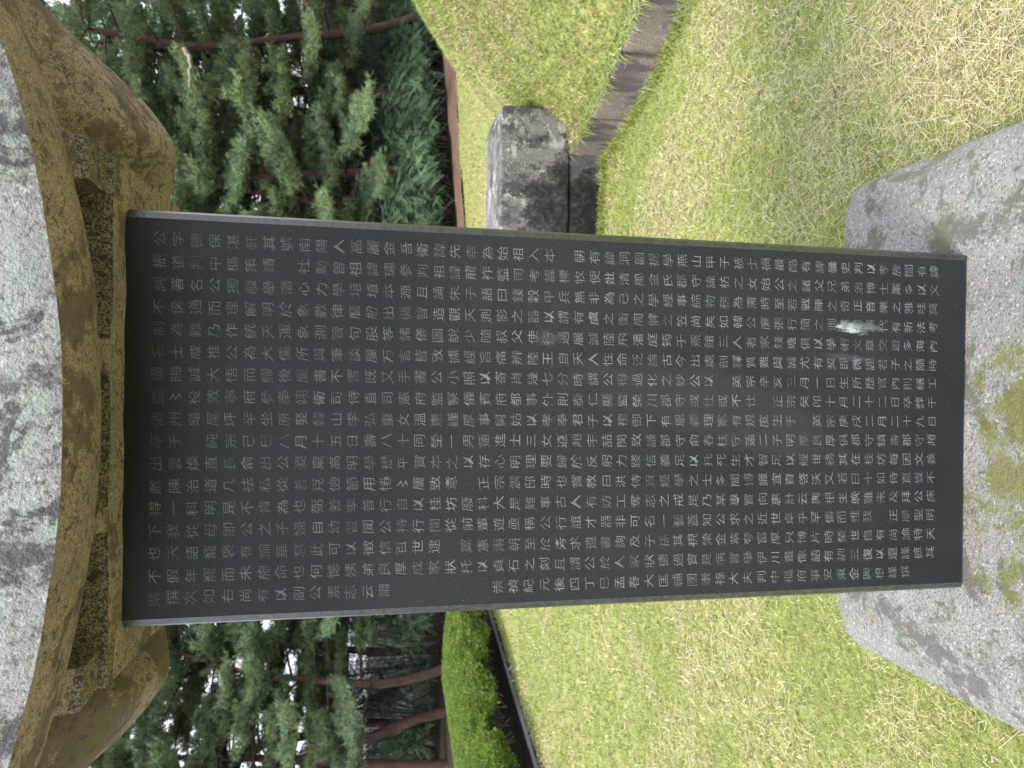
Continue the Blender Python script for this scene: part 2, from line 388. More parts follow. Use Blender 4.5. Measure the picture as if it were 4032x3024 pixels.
TEXT = [
'公字德保湛軒其號南陽人高麗金吾衛諱先幸為始祖入本　朝有諱泂副提學燕山甲子被士禍最酷有諱曇吏判以孝旌閭有諱',
'振道判中樞策靖　社勳曾祖諱璛參判祖諱龍祚監司考諱櫟牧使妣清風金氏郡守諱枋之女始公之諸父兄弟治博士業多以文',
'詞著名公獨廢舉潛心力學培埴本源且誦朱子語曰錢穀甲兵無非為己之學經事綜物務為需時至若戰陣之奇正音樂之雅哇莫',
'不傍通而理解明於象數律曆刱出機智造觀天測影之器以謂有虞之衡周髀之笠尚矣如韓公廉張行簡之測候但漏代有新法考',
'制為難乃作統天渾象測管句股等諸儀圖說少隨叔父使行遇嚴誠陸飛潘庭筠于燕館三人者家錢塘俱以學術文章交遊多海內',
'名士咸推公為大儒所與筆談屢万言皆攷據經旨痛辨陸王自天人性命泛論古今出處剖釋質難與誠尤有契即微諷君子之隨時',
'顯晦誠大悟而歸後屢書不置既又手畫公小照以寄肖幾七分時謂公得過化之妙公以　英宗辛亥三月一日生所歷官內則繕工',
'監〻役敦寧府參奉翊衛司侍直司憲府監察儀賓府都事外則泰仁縣監榮川郡守或仕或不仕　正宗癸卯十月二十二日卒葬于',
'清州龜尾坪辛坐原娶韓山李弘重女溫惠謹厚事舅姑以孝奉君子以禮御下有恩義理家有規度生于　英宗庚戌二月二十九日',
'卒于　純宗己巳八月十五日壽八十同塋一男薳進士三女適趙宇喆閔致謙郡守俞春柱守薳二子明厚良厚俱郡守鎮壽郡守趙',
'出雲煥直長俞出公姿稟高明學懋平實本之以存心明理要歸於反躬力踐信義足以托死生才智足以經世務其在桂坊每因文義',
'敷陳治道几袪私從善克儉節用惓〻屢致意　正宗震邸時也嘗教曰洪侍直經學之士多聞博識宜資啓沃又若曰十如侍直豈不',
'得一科明是不肯為也弼善李普行自以桂坊廢科大是難事古人有妨工奪志之戒是乃某專實向裏計云興根生晚雖未及拜公床',
'下我從母即公之子婦自幼習聞公持行間從前輩遊亟稱公行誼才器非可名一藝蓋知公求之近世卓乎罕儔而惟我　正廟聖明',
'也天語寵褒有踰華袞此可以徵信百世逮　翼憲兩朝至於旁求遺書詢及子孫其視榮金紫夸富厚只博片時榮世自有尚論特天',
'不假年寵而未施命也何憾姨弟良厚成家狀托以貞石之刻且謂公於人家狀德過實是病嘗舉伊川畫像語有訓三復以還謹摭其',
'槩撰次如右尚有以副公素志云爾　　　　　　崇禎紀元後四丁巳孟春大匡輔國崇祿大夫判中樞府事安東金興根謹撰']
GL = {}
def glyph(ch, cu, ob):
    if ch in GL: return GL[ch]
    def get(off):
        cu.offset = off; cu.body = ch; bpy.context.view_layer.update()
        dg = bpy.context.evaluated_depsgraph_get(); me = ob.evaluated_get(dg).to_mesh()
        me.calc_loop_triangles()
        V = np.zeros(len(me.vertices)*3); me.vertices.foreach_get('co', V); V = V.reshape(-1, 3)
        F = np.zeros(len(me.loop_triangles)*3, np.int32); me.loop_triangles.foreach_get('vertices', F); F = F.reshape(-1, 3)
        ob.evaluated_get(dg).to_mesh_clear()
        a = np.abs(np.cross(V[F[:, 1]]-V[F[:, 0]], V[F[:, 2]]-V[F[:, 0]])[:, 2]).sum()/2 if len(F) else 0
        L_ = 0
        return V.copy(), F.copy(), a
    V0, F0, a0 = get(0.0); V1, F1, a1 = get(-.009)
    # thinning a crowded glyph can drop strokes: keep the full one then
    ok = a1 > .66*a0 and a1 < a0
    GL[ch] = (V1, F1) if ok else (V0, F0); return GL[ch]
cu = bpy.data.curves.new('t', 'FONT'); cu.resolution_u = 1; cu.size = 1
ob = bpy.data.objects.new('t', cu); col.objects.link(ob)
def slot(c_, s_):
    """column 0..16 from the right, slot 0..51 from the top -> (x, z)"""
    a, b = c_/16.0, s_/51.0
    x = (SLOT['tr'][0]*(1-a)+SLOT['tl'][0]*a)*(1-b)+(SLOT['br'][0]*(1-a)+SLOT['bl'][0]*a)*b
    z = (SLOT['tr'][1]*(1-a)+SLOT['tl'][1]*a)*(1-b)+(SLOT['br'][1]*(1-a)+SLOT['bl'][1]*a)*b
    return x, z
SLOT = dict(tr=(.3215, 2.0660), tl=(-.3215, 2.0690), br=(.3300, .4780), bl=(-.3300, .4780))
rj = random.Random(5)
for ci, line in enumerate(TEXT):
    mb = MB()
    for si, ch in enumerate(line[:52]):
        if ch == '　': continue
        V, F = glyph(ch, cu, ob)
        if len(F) == 0: continue
        x, z = slot(ci, si)
        w, h = .0285*(1+rj.uniform(-.05, .05)), .0232*(1+rj.uniform(-.05, .05))
        q = V.copy(); ctr = np.array([.5, .38])
        px = (q[:, 0]-ctr[0]); pz = (q[:, 1]-ctr[1])
        # brush-like slant: horizontals climb to the right, slight wobble of each stroke
        pz = pz+px*.07+.018*np.sin(px*5+si)+.012*np.sin(pz*7+ci); px = px+.015*np.sin(pz*6+si*2.1)
        an = rj.uniform(-.03, .03); c1, s1 = math.cos(an), math.sin(an)
        X = x+w*(px*c1-pz*s1)+rj.uniform(-.0008, .0008); Z = z+h*(px*s1+pz*c1)+rj.uniform(-.0008, .0008)
        mb.add(np.stack([X, np.full_like(X, -.0005), Z-SZ0], -1), F)
    if mb.n:
        V, F = mb.get(); link('inscription_column', mesh_np('inscription_column', V, F, M_ink, smooth=False), stele)
bpy.data.objects.remove(ob)

# ------------------------------------------------------------------ plinth under the stele
def plinth_def(V):
    x, y, z = V.T
    f = np.clip((.18-z)/.4, 0, 1)          # battered, spreading sides
    V = np.stack([x*(1+.10*f), y*(1+.10*f), z], -1)
    V[:, 2] += np.where(z > .1, -.040*np.clip((np.abs(x)-.55)/.10, 0, 1)**1.4-.02*np.clip((np.abs(y)-.30)/.1, 0, 1)**2, 0)
    V[:, 2] += fbm(V, 2.2, 3, 4)*.012*(z > .1)*(np.abs(x) > .40)
    return V
V, F = round_box((.65, .385, .22), .028, (34, 22, 8), .006, 9, 2, plinth_def)
pl = link('plinth', mesh_np('plinth', V, F, M_plinth), label='lichen-spotted grey granite base stone under the black slab', category='base stone')
pl.location = (0, .085, .172)

# ------------------------------------------------------------------ capstone
def build_cap():
    xs = np.unique(np.round(np.concatenate([np.linspace(-1.06, 1.06, 190), [s*q for s in (-1, 1) for q in (.372, .376, .380, .448, .452, .456, .461, .466)], [.079, .082, .085, .135, .138, .141, -.191, -.188, -.185, -.148, -.145, -.142]]), 4))
    ys = np.unique(np.round(np.concatenate([np.linspace(-.315, .43, 60), [-.168, -.164, -.160, -.078, -.074, -.070, -.098, -.092, -.086, -.31, -.30, -.285, .33, .34]]), 4))
    X, Y = np.meshgrid(xs, ys, indexing='ij'); A = np.abs(X)
    def st(e0, e1, t): u = np.clip((t-e0)/(e1-e0), 0, 1); return u*u*(3-2*u)
    rise_f = .30*A**2*(1-.25*st(.6, 1.06, A)); rise_b = .37*st(.53, .99, A)
    wb = st(-.12, .30, Y); rise = rise_f*(1-wb)+rise_b*wb
    zb = rise-.016*(1-st(-.17, -.10, Y))
    # rounded lip along the front and back eaves
    zb += -.006*np.sin(np.clip((-Y-.165)/.15, 0, 1)*math.pi)+.035*np.clip((Y-.36)/.07, 0, 1)**2
    # groove behind the front lip, crossed by two ribs
    gr = st(-.168, -.160, Y)*(1-st(-.078, -.070, Y))*(1-st(.372, .380, A))
    for a, b in ((.085, .135), (-.185, -.148)):
        gr = gr*(1-st(a-.006, a, X)*(1-st(b, b+.006, X)))
    # centre platform carrying the slab, with the end blocks reaching the lip
    plat = st(-.078, -.070, Y)*(1-st(.448, .456, A))
    blk = st(.372, .380, A)*(1-st(.448, .456, A))*st(-.168, -.160, Y)
    plat = np.maximum(plat, blk*.8); zb = zb*(1-plat)+.0*plat
    zb += .045*gr
    # second roll beyond the blocks, a hollow behind it, then the swelling flank
    out = st(.456, .466, A)
    zb += out*(.012*st(-.172, -.166, Y)*(1-st(.8, 1.0, A))+.062*st(-.098, -.086, Y)*(1-st(-.02, .16, Y))*(1-.5*st(.7, 1.0, A)))
    zb += .040*out*(1-st(.49, .56, A))*st(-.03, .02, Y)*(1-st(.30, .42, Y))
    zb -= out*.020*np.sin(np.clip((A-.49)/.55, 0, 1)*math.pi)*st(.0, .12, Y)
    d = Y-(.36-.45*(A-.55)); zb -= .016*np.exp(-(d/.03)**2)*st(.54, .60, A)
    P = np.stack([X, Y, zb], -1)
    zb += fbm(P, 9, 4, 2)*.0045+fbm(P, 2.5, 2, 6)*.004*(1-plat)
    # roof above: concave slopes rising to a ridge
    ex = 1-np.clip((1.06-A)/.62, 0, 1); ey = np.minimum(Y+.315, .43-Y)/.37
    hh = np.minimum(ey, (1.06-A)/.45); hh = np.clip(hh, 0, 1)
    zt = .060+rise+.30*(hh**1.25)*.9+.04*hh
    edge = (hh <= 0)
    nx, ny = len(xs), len(ys); n = nx*ny
    Vb = np.stack([X, Y, zb], -1).reshape(-1, 3); Vt = np.stack([X*1.012, (Y-.057)*1.045+.057, zt+fbm(P, 6, 4, 3)*.006], -1).reshape(-1, 3)
    # irregular lower line of the face
    F = grid_faces(nx, ny)
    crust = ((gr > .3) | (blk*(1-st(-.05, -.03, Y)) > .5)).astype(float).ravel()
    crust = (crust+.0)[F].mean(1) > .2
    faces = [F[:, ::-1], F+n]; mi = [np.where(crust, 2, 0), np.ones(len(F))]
    ring = [(i, 0) for i in range(nx)]+[(nx-1, j) for j in range(1, ny)]+[(i, ny-1) for i in range(nx-2, -1, -1)]+[(0, j) for j in range(ny-2, 0, -1)]
    ids = np.array([i*ny+j for i, j in ring]); nid = np.roll(ids, -1)
    # face: bottom edge, three rows, top edge
    rows = [ids]; V = [Vb, Vt]; base = 2*n
    for k in (.12, .4, .7, .93):
        q = Vb[ids]*(1-k)+Vt[ids]*k; q = q+(fbm(q, 14, 3, 8)*.004)[:, None]*np.array([0, -1, .3])
        c0 = np.array([0, .057]); q[:, :2] += (q[:, :2]-c0)*(.010*math.sin(k*math.pi))
        V.append(q); rows.append(np.arange(base, base+len(ids))); base += len(ids)
    rows.append(ids+n)
    for a, b in zip(rows[:-1], rows[1:]):
        f = np.stack([a, np.roll(a, -1), np.roll(b, -1), b], -1); faces.append(f); mi.append(np.ones(len(f)))
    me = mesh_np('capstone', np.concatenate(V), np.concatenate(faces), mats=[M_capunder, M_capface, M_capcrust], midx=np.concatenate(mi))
    me.set_sharp_from_angle(angle=R(32)); return me
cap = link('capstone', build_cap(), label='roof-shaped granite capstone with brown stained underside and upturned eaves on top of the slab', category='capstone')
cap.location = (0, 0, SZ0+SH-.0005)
for (x, y, z, s_) in ((.335, -.285, .030, .011), (.46, -.215, .052, .009), (-.50, -.27, .072, .012), (-.36, -.30, .035, .005), (.14, -.235, .003, .004), (-.05, -.31, .012, .005), (-.12, -.312, .014, .005), (-.22, -.312, .02, .005)):
    V, F = round_box((s_, s_*.8, s_*.45), s_*.4, (3, 3, 3), s_*.25, 80, 3)
    link('pale_chip', mesh_np('pale_chip', V, F, M_pale), cap).location = (x, y, z-.003)

# ------------------------------------------------------------------ offering table
tb = empty('offering_table', (1.15, 4.14, 0), label='large stained stone offering table beside the grassy mound', category='stone table')
V, F = round_box((.92, .335, .253), .012, (30, 12, 12), .006, 5, 6); link('table_slab', mesh_np('table_slab', V, F, M_table), tb).location = (0, 0, .518)
V, F = round_box((.72, .32, .15), .012, (30, 12, 8), .008, 5, 8); link('support_block', mesh_np('support_block', V, F, M_table2), tb).location = (0, 0.005, .105)

# ------------------------------------------------------------------ kerb of the mound
kb = empty('grave_kerb', (MC[0], MC[1], 0), label='low ring of weathered kerb stones round the foot of the grassy mound', category='kerb')
ang = math.pi+.02; k = 0; rk = random.Random(8)
while ang < math.pi*3+.0:
    Lk = rk.uniform(.50, .85); da = Lk/(MR+.02)
    if ang+da > 3*math.pi-.1: break
    am = ang+da/2
    V, F = round_box((Lk/2-.002, .10, .17), .022, (8, 4, 5), .014, 5, k)
    o = link('kerb_stone', mesh_np('kerb_stone', V, F, M_kerb), kb)
    rx = MR+.03+rk.uniform(-.006, .006)
    o.location = (rx*math.cos(am), rx*math.sin(am), .100+rk.uniform(-.012, .012)); o.rotation_euler = (rk.uniform(-.015, .015), rk.uniform(-.01, .01), am+math.pi/2)
    ang += da; k += 1

# ------------------------------------------------------------------ grass
def blades(n_, px, py, pz, length, width, lean, colr, seg=2, droop=.5, heading=None):
    """n curved tapered blades, seg quads + tip triangle as tris"""
    az = rng.uniform(0, 2*math.pi, n_) if heading is None else heading
    dx, dy = np.cos(az), np.sin(az); wx, wy = -dy, dx
    ts = np.linspace(0, 1, seg+2)
    V = np.zeros((n_, 2*(seg+1)+1, 3)); cc = np.zeros((n_, 2*(seg+1)+1, 3))
    for i, t in enumerate(ts):
        th = lean+droop*t                      # angle from vertical grows along the blade
        hx = length*t*np.sin(th); hz = length*t*np.cos(th)
        x = px+dx*hx; y = py+dy*hx; z = pz+np.where(th > 1.62, hz, np.maximum(hz, .004))
        w = width*(1-t*.75)
        if i <= seg:
            V[:, 2*i] = np.stack([x-wx*w/2, y-wy*w/2, z], -1); V[:, 2*i+1] = np.stack([x+wx*w/2, y+wy*w/2, z], -1)
            cc[:, 2*i] = cc[:, 2*i+1] = colr
        else: V[:, -1] = np.stack([x, y, z], -1); cc[:, -1] = colr
    nv = 2*(seg+1)+1; f = []
    for i in range(seg): f += [(2*i, 2*i+1, 2*i+3), (2*i, 2*i+3, 2*i+2)]
    f.append((2*seg, 2*seg+1, 2*seg+2))
    F = (np.arange(n_)[:, None, None]*nv+np.array(f)[None]).reshape(-1, 3)
    return V.reshape(-1, 3), F, cc.reshape(-1, 3)
def grass_cols(x, y, dry=0.0):
    P = np.stack([x, y, 0*x], -1); n_ = len(x)
    f = fbm(P, 1.1, 4, 21)*1.2+fbm(P, 5, 3, 22)*.7+dry     # >0 straw
    u = rng.random(n_); straw = u < np.clip(.27+f*.9, .06, .95)
    g1, g2 = np.array([.17, .225, .045]), np.array([.39, .455, .12]); s1, s2 = np.array([.40, .355, .18]), np.array([.70, .65, .43])
    r1 = rng.random((n_, 1)); c = np.where(straw[:, None], s1+(s2-s1)*r1, g1+(g2-g1)*r1)
    brown = rng.random(n_) < (.06+.45*np.clip(f-.15, 0, 1)); c[brown] = np.array([.21, .135, .085])*(.7+.6*rng.random((brown.sum(), 1)))
    return c, straw
def lawn_pts(n_, d0, d1, half=.66):
    d = np.sqrt(rng.uniform(d0*d0, d1*d1, n_)); a = rng.uniform(-half, half, n_)
    x = CAM.x+d*np.sin(a)*1.0; y = CAM.y+d*np.cos(a)
    ok = (y < far_edge(x)) & (x > left_edge(y)) & (np.hypot(x-MC[0], y-MC[1]) > MR+.10)
    ok &= ~((np.abs(x) < .68) & (y > -.33) & (y < .49)); ok &= ~((x > .42) & (x < 1.88) & (y > 3.84) & (y < 4.46))
    return x[ok], y[ok]
def dryness(x, y):
    return .95*np.exp(-((x-1.55)**2+(y-.1)**2)/.75)+.25*np.exp(-((x-.95)**2+(y-2.2)**2)/1.2)-.22*(x < -.3)*np.clip(1.2-np.hypot(x, y)*.12, 0, 1)-.15*np.clip((y-5)/5, 0, 1)
Vs, Fs, Cs, nb = [], [], [], 0
def push(t):
    global nb
    Vs.append(t[0]); Fs.append(t[1]+nb); Cs.append(t[2]); nb += len(t[0])
def flush(name):
    global Vs, Fs, Cs, nb
    me = mesh_np(name, np.concatenate(Vs), np.concatenate(Fs), M_grass, smooth=False, colr=np.concatenate(Cs))
    link(name, me, kind='stuff', label={'lawn_grass': 'short lawn grass of mixed green and straw blades', 'mound_grass': 'short grass growing over the burial mound'}[name], category='grass')
    Vs, Fs, Cs, nb = [], [], [], 0
for (cnt, d0, d1, ln, wd) in ((100000, 1.2, 2.9, .032, .0027), (105000, 2.9, 5.0, .038, .0044), (80000, 5.0, 8.5, .050, .0085), (70000, 8.5, 18.0, .060, .015)):
    x, y = lawn_pts(cnt, d0, d1); n_ = len(x); c, straw = grass_cols(x, y, dryness(x, y))
    L_ = ln*rng.uniform(.5, 1.35, n_); lean = np.where(straw, rng.uniform(.5, 1.45, n_), rng.uniform(.1, 1.0, n_))
    push(blades(n_, x, y, lawn_z(x, y)-.002+np.where(straw, rng.uniform(0, .018, n_), 0), L_, wd*rng.uniform(.6, 1.2, n_), lean, c, 1 if d0 > 5 else 2, .5))
# long bleached stalks lying on top near the viewer
for cnt, d0, d1, wd in ((4500, 1.2, 3.2, .0022), (5500, 3.2, 6, .0028)):
    x, y = lawn_pts(cnt, d0, d1); k_ = rng.random(len(x)) < np.clip(.12+dryness(x, y)*1.3, .05, .8); x, y = x[k_], y[k_]; n_ = len(x)
    c = np.array([.54, .50, .34])*(.75+.4*rng.random((n_, 1)))
    push(blades(n_, x, y, lawn_z(x, y)+rng.uniform(.012, .035, n_), rng.uniform(.08, .22, n_), wd*rng.uniform(.7, 1.2, n_), rng.uniform(1.35, 1.55, n_), c, 3, .12))
x, y = lawn_pts(500, 1.3, 5); n_ = len(x)      # broad green blades
push(blades(n_, x, y, lawn_z(x, y), rng.uniform(.05, .11, n_), rng.uniform(.004, .007, n_), rng.uniform(.3, 1.1, n_), np.array([.17, .29, .04])*(.8+.4*rng.random((n_, 1))), 3, .6))
# tufts against plinth, table and kerb
def fringe(xa, ya, n_, ln, wd=.004):
    c, straw = grass_cols(xa, ya, .05); push(blades(n_, xa, ya, lawn_z(xa, ya), ln*rng.uniform(.5, 1.4, n_), wd, rng.uniform(.05, .9, n_), c, 2, .6))
a = rng.uniform(math.pi-1.25, math.pi+1.1, 9000) ; a = rng.uniform(math.pi*.72, math.pi*1.45, 9000)
rr_ = MR+.15+np.abs(rng.normal(0, .04, 9000)); fringe(MC[0]+rr_*np.cos(a), MC[1]+rr_*np.sin(a), 9000, .085)
xa = rng.uniform(.4, 1.9, 2500); fringe(xa, 3.80-np.abs(rng.normal(0, .03, 2500)), 2500, .06)
flush('lawn_grass')
r = MR*np.sqrt(rng.uniform(0, 1.0, 190000)); a = rng.uniform(math.pi*.35, math.pi*1.65, 190000)
x, y = MC[0]+r*np.cos(a), MC[1]+r*np.sin(a); d = np.hypot(x-CAM.x, y-CAM.y); n_ = len(x); c, straw = grass_cols(x, y, .22)
push(blades(n_, x, y, mound_z(x, y)-.01, .052*rng.uniform(.5, 1.4, n_), .0013*d*rng.uniform(.7, 1.2, n_), np.where(straw, rng.uniform(.3, 1.3, n_), rng.uniform(.1, .9, n_)), c, 1, .6))
a = rng.uniform(math.pi*.75, math.pi*1.5, 16000); rr_ = MR+rng.uniform(-.06, .13, 16000)        # overhanging the kerb
c, straw = grass_cols(MC[0]+rr_*np.cos(a), MC[1]+rr_*np.sin(a), .3)
push(blades(16000, MC[0]+rr_*np.cos(a), MC[1]+rr_*np.sin(a), np.full(16000, .262), rng.uniform(.03, .13, 16000), np.full(16000, .0062), rng.uniform(.6, 2.1, 16000), c, 2, .9))
flush('mound_grass')

# ------------------------------------------------------------------ hedges
def hedge(name, pts, halfw, h, n_leaf, label, seed, gap=None):
    """a clipped hedge along a centre line; bright shell on top and down to ~55% height, bare twigs below"""
    rs = np.random.default_rng(seed); pts = np.array(pts, float)
    root = empty(name, (pts[:, 0].mean(), pts[:, 1].mean(), 0), label=label, category='hedge'); o0 = np.array(root.location)
    seg = np.linalg.norm(np.diff(pts, axis=0), axis=1); cum = np.concatenate([[0], np.cumsum(seg)]); Lh = cum[-1]
    def cpt(t): return np.stack([np.interp(t, cum, pts[:, 0]), np.interp(t, cum, pts[:, 1])], -1)
    t = rs.uniform(0, Lh, n_leaf); th = rs.uniform(-.12, math.pi+.12, n_leaf)
    c0 = cpt(t); c1 = cpt(np.clip(t+.05, 0, Lh)); c2 = cpt(np.clip(t-.05, 0, Lh)); T = c1-c2; T /= np.linalg.norm(T, axis=1)[:, None]
    Nn = np.stack([T[:, 1], -T[:, 0]], -1)
    e = np.clip(np.minimum(t, Lh-t)/.55, 0, 1)**.5     # rounded ends
    P3 = np.stack([c0[:, 0], c0[:, 1], th], -1); bumpy = 1+fbm(P3, 2.2, 3, seed)*.20
    ce, se = np.cos(th), np.sin(th); sx_ = np.sign(ce)*np.abs(ce)**.75; sz_ = np.sign(se)*np.abs(se)**.6
    depth = 1-np.abs(rs.normal(0, .06, n_leaf))
    x = c0[:, 0]+Nn[:, 0]*sx_*halfw*e*bumpy*depth; y = c0[:, 1]+Nn[:, 1]*sx_*halfw*e*bumpy*depth
    z = h*.42+(h*.58)*sz_*(.35+.65*e)*(.9+.1*bumpy)*depth
    k_ = (fbm(np.stack([x, y, z], -1), 2.6, 4, seed+3)*.60+z/h) > .47
    x, y, z = x[k_], y[k_], z[k_]; m_ = len(x)
    # sprig = 3 crossed slim leaves
    V = []; nrm = np.stack([x-c0[k_][:, 0], y-c0[k_][:, 1], (z-h*.35)*1.4], -1); nrm /= np.linalg.norm(nrm, axis=1)[:, None]
    VV = []; 
    for q in range(3):
        d = nrm+rs.normal(0, .55, (m_, 3)); d /= np.linalg.norm(d, axis=1)[:, None]; s = np.cross(d, rs.normal(0, 1, (m_, 3))); s /= np.linalg.norm(s, axis=1)[:, None]
        ln = rs.uniform(.03, .065, m_)[:, None]; wd = .015; c_ = np.stack([x, y, z], -1)
        VV.append(np.stack([c_-s*wd*.5, c_+s*wd*.5, c_+d*ln*.6+s*wd*.7, c_+d*ln, c_+d*ln*.6-s*wd*.7], 1))
    V = np.concatenate(VV)-o0; nn = len(V); F = (np.arange(nn)[:, None, None]*5+np.array([(0, 1, 2), (0, 2, 4), (2, 3, 4)])[None]).reshape(-1, 3)
    link('foliage', mesh_np('foliage', V.reshape(-1, 3), F, M_hedge, smooth=False), root)
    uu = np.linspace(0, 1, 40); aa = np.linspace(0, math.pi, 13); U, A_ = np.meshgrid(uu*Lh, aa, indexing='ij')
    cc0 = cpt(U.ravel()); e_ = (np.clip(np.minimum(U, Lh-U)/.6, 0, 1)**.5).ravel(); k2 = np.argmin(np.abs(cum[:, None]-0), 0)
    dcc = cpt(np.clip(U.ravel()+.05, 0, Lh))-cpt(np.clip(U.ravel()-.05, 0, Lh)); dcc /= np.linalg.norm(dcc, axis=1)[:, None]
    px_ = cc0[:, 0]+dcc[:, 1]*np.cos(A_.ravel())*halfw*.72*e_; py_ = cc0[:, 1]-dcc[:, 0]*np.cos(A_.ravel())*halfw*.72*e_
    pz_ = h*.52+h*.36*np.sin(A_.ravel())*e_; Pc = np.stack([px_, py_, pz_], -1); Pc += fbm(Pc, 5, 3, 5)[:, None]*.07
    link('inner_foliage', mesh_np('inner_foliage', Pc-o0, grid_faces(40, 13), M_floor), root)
    # inner woody stems and twigs
    mb = MB(); random.seed(seed)
    for i in range(int(Lh*24)):
        tt = random.uniform(.15, Lh-.15); b = cpt(tt); off = random.uniform(-.35, .35)*halfw; bx, by = b[0]+off, b[1]+off*.2
        tx, ty, tz = bx+random.uniform(-.4, .4), by+random.uniform(-.4, .4), h*random.uniform(.45, .8)
        sfreq = random.uniform(0, 6); P_ = [(bx+(tx-bx)*u+.03*math.sin(u*7+sfreq), by+(ty-by)*u+.03*math.cos(u*6+sfreq), -.02+(tz+.02)*u**.8) for u in np.linspace(0, 1, 7)]
        r0 = random.uniform(.005, .013); V_, F_ = tube(np.array(P_)-o0, np.linspace(r0, r0*.3, 7), 5); mb.add(V_, F_)
    V_, F_ = mb.get(); link('stems', mesh_np('stems', V_, F_, M_twig), root)
    # inner dark leafage that fills the middle
    return root
hedge('clipped_hedge', [(-5.2, 3.0), (-4.7, 5.0), (-4.35, 6.3), (-3.98, 7.6), (-3.5, 9.3)], .92, .575, 165000, 'clipped bright green hedge nearest the viewer with bare brown twigs under its rounded top', 41)
hedge('clipped_hedge', [(-3.5, 10.6), (-2.8, 11.1), (-2.0, 11.8)], .70, .42, 60000, 'smaller clipped green hedge just behind the end of the near hedge', 42)

# ------------------------------------------------------------------ pines
def tuft_geo(c, d, rs, nn=9, ln=.10, wd=.009):
    """needle fans: c centres (k,3), d shoot directions (k,3)"""
    k_ = len(c); C_ = np.repeat(c, nn, 0); D_ = np.repeat(d, nn, 0)
    v_ = D_*.9+rs.normal(0, .62, (k_*nn, 3)); v_[:, 2] += .12; v_ /= np.linalg.norm(v_, axis=1)[:, None]
    s = np.cross(v_, rs.normal(0, 1, (k_*nn, 3))); s /= np.linalg.norm(s, axis=1)[:, None]
    L_ = ln*rs.uniform(.65, 1.2, (k_*nn, 1)); C_ = C_+rs.normal(0, .012, C_.shape)
    V = np.stack([C_-s*wd*.5, C_+s*wd*.5, C_+v_*L_], 1).reshape(-1, 3)
    return V, np.arange(len(V)).reshape(-1, 3)
def pine_variant(seed, H=9.5, z0=2.4, nb_=40, r0=.115, curve=.5, spread=2.7, tuft=.13):
    rs = np.random.default_rng(seed); random.seed(seed)
    tz = np.linspace(0, H, 16); ph = rs.uniform(0, 6, 4)
    tx = curve*(np.sin(tz*.45+ph[0])-np.sin(ph[0])); ty = curve*(np.sin(tz*.38+ph[1])-np.sin(ph[1]))
    tx += .06*np.sin(tz*1.9+ph[2]); P = np.stack([tx, ty, tz-.15], -1)
    wood = MB(); V, F = tube(P, r0*(1-tz/H*.8)*(1+.12*np.sin(tz*5)), 9, .10); wood.add(V, F)
    twigs = MB(); cs, ds = [], []
    for b in range(nb_):
        z = z0+(H-z0)*((b+rs.uniform(0, .8))/nb_)**.9; az = b*2.4+rs.uniform(-.5, .5); Lb = spread*(1-.62*((z-z0)/(H-z0))**1.3)*rs.uniform(.55, 1.1)
        base = np.array([np.interp(z, tz, P[:, 0]), np.interp(z, tz, P[:, 1]), z]); u = np.linspace(0, 1, 9)
        dirh = np.array([math.cos(az), math.sin(az)]); up_ = rs.uniform(.02, .4); sw = rs.uniform(-.5, .5)
        B = np.stack([base[0]+Lb*u*(dirh[0]-dirh[1]*sw*u*.5)+.05*np.sin(u*9+b), base[1]+Lb*u*(dirh[1]+dirh[0]*sw*u*.5)+.05*np.cos(u*8+b), base[2]+Lb*(up_*u-.42*u*u*rs.uniform(.4, 1.2)+.16*u**4)], -1)
        rb = r0*.34*(1-z/H*.45); V, F = tube(B, rb*(1-.85*u), 5, .1); twigs.add(V, F)
        ns = int(7+Lb*6)
        for s_ in range(ns):
            t = .28+.72*(s_+.5)/ns; i = min(int(t*8), 7); b0 = B[i]+(B[i+1]-B[i])*(t*8-i)
            sd_ = 1 if s_ % 2 else -1; T = (B[i+1]-B[i]); T /= np.linalg.norm(T); side = np.cross(T, [0, 0, 1])*sd_
            sd2 = T*.7+side*rs.uniform(.5, 1.1)+np.array([0, 0, rs.uniform(-.05, .32)]); sd2 /= np.linalg.norm(sd2)
            ls = rs.uniform(.35, .8)*(1.15-t*.5)*min(1, Lb/1.6); m_ = max(4, int(ls/.085)); w = np.linspace(.15, 1, m_)[:, None]
            Q = b0+sd2*ls*w+np.array([0, 0, .12])*w*w*ls+rs.normal(0, .02, (m_, 3))
            V, F = tube(np.vstack([b0, Q[-1]]), [rb*.22+.003, .003], 3); twigs.add(V, F)
            for rep in range(4):
                q = Q+rs.normal(0, .055, Q.shape)*np.array([1, 1, .7]); cs.append(q); ds.append(np.repeat((sd2*.7+np.array([0, 0, .5]))[None], m_, 0))
    # tip tufts
    cs = np.concatenate(cs); ds = np.concatenate(ds); V, F = tuft_geo(cs, ds, rs, 8, tuft, .016)
    a, b = wood.get(); c, d = twigs.get()
    return (mesh_np('trunk', a, b, M_bark), mesh_np('branches', c, d, M_bark_dark), mesh_np('crown', V, F, M_pine, smooth=False))
VAR = [pine_variant(101, H=9.5, z0=1.9, curve=.35), pine_variant(102, H=9.0, z0=1.7, curve=.55, spread=2.9), pine_variant(103, H=10.0, z0=2.3, curve=.7, nb_=36), pine_variant(104, H=8.5, z0=1.8, curve=.3, spread=3.0, nb_=42)]
PINES = []
VARD = [v_[:0]+(v_[0].copy(), v_[1], v_[2]) for v_ in VAR]
for v_ in VARD: v_[0].materials.clear(); v_[0].materials.append(M_bark_dark)
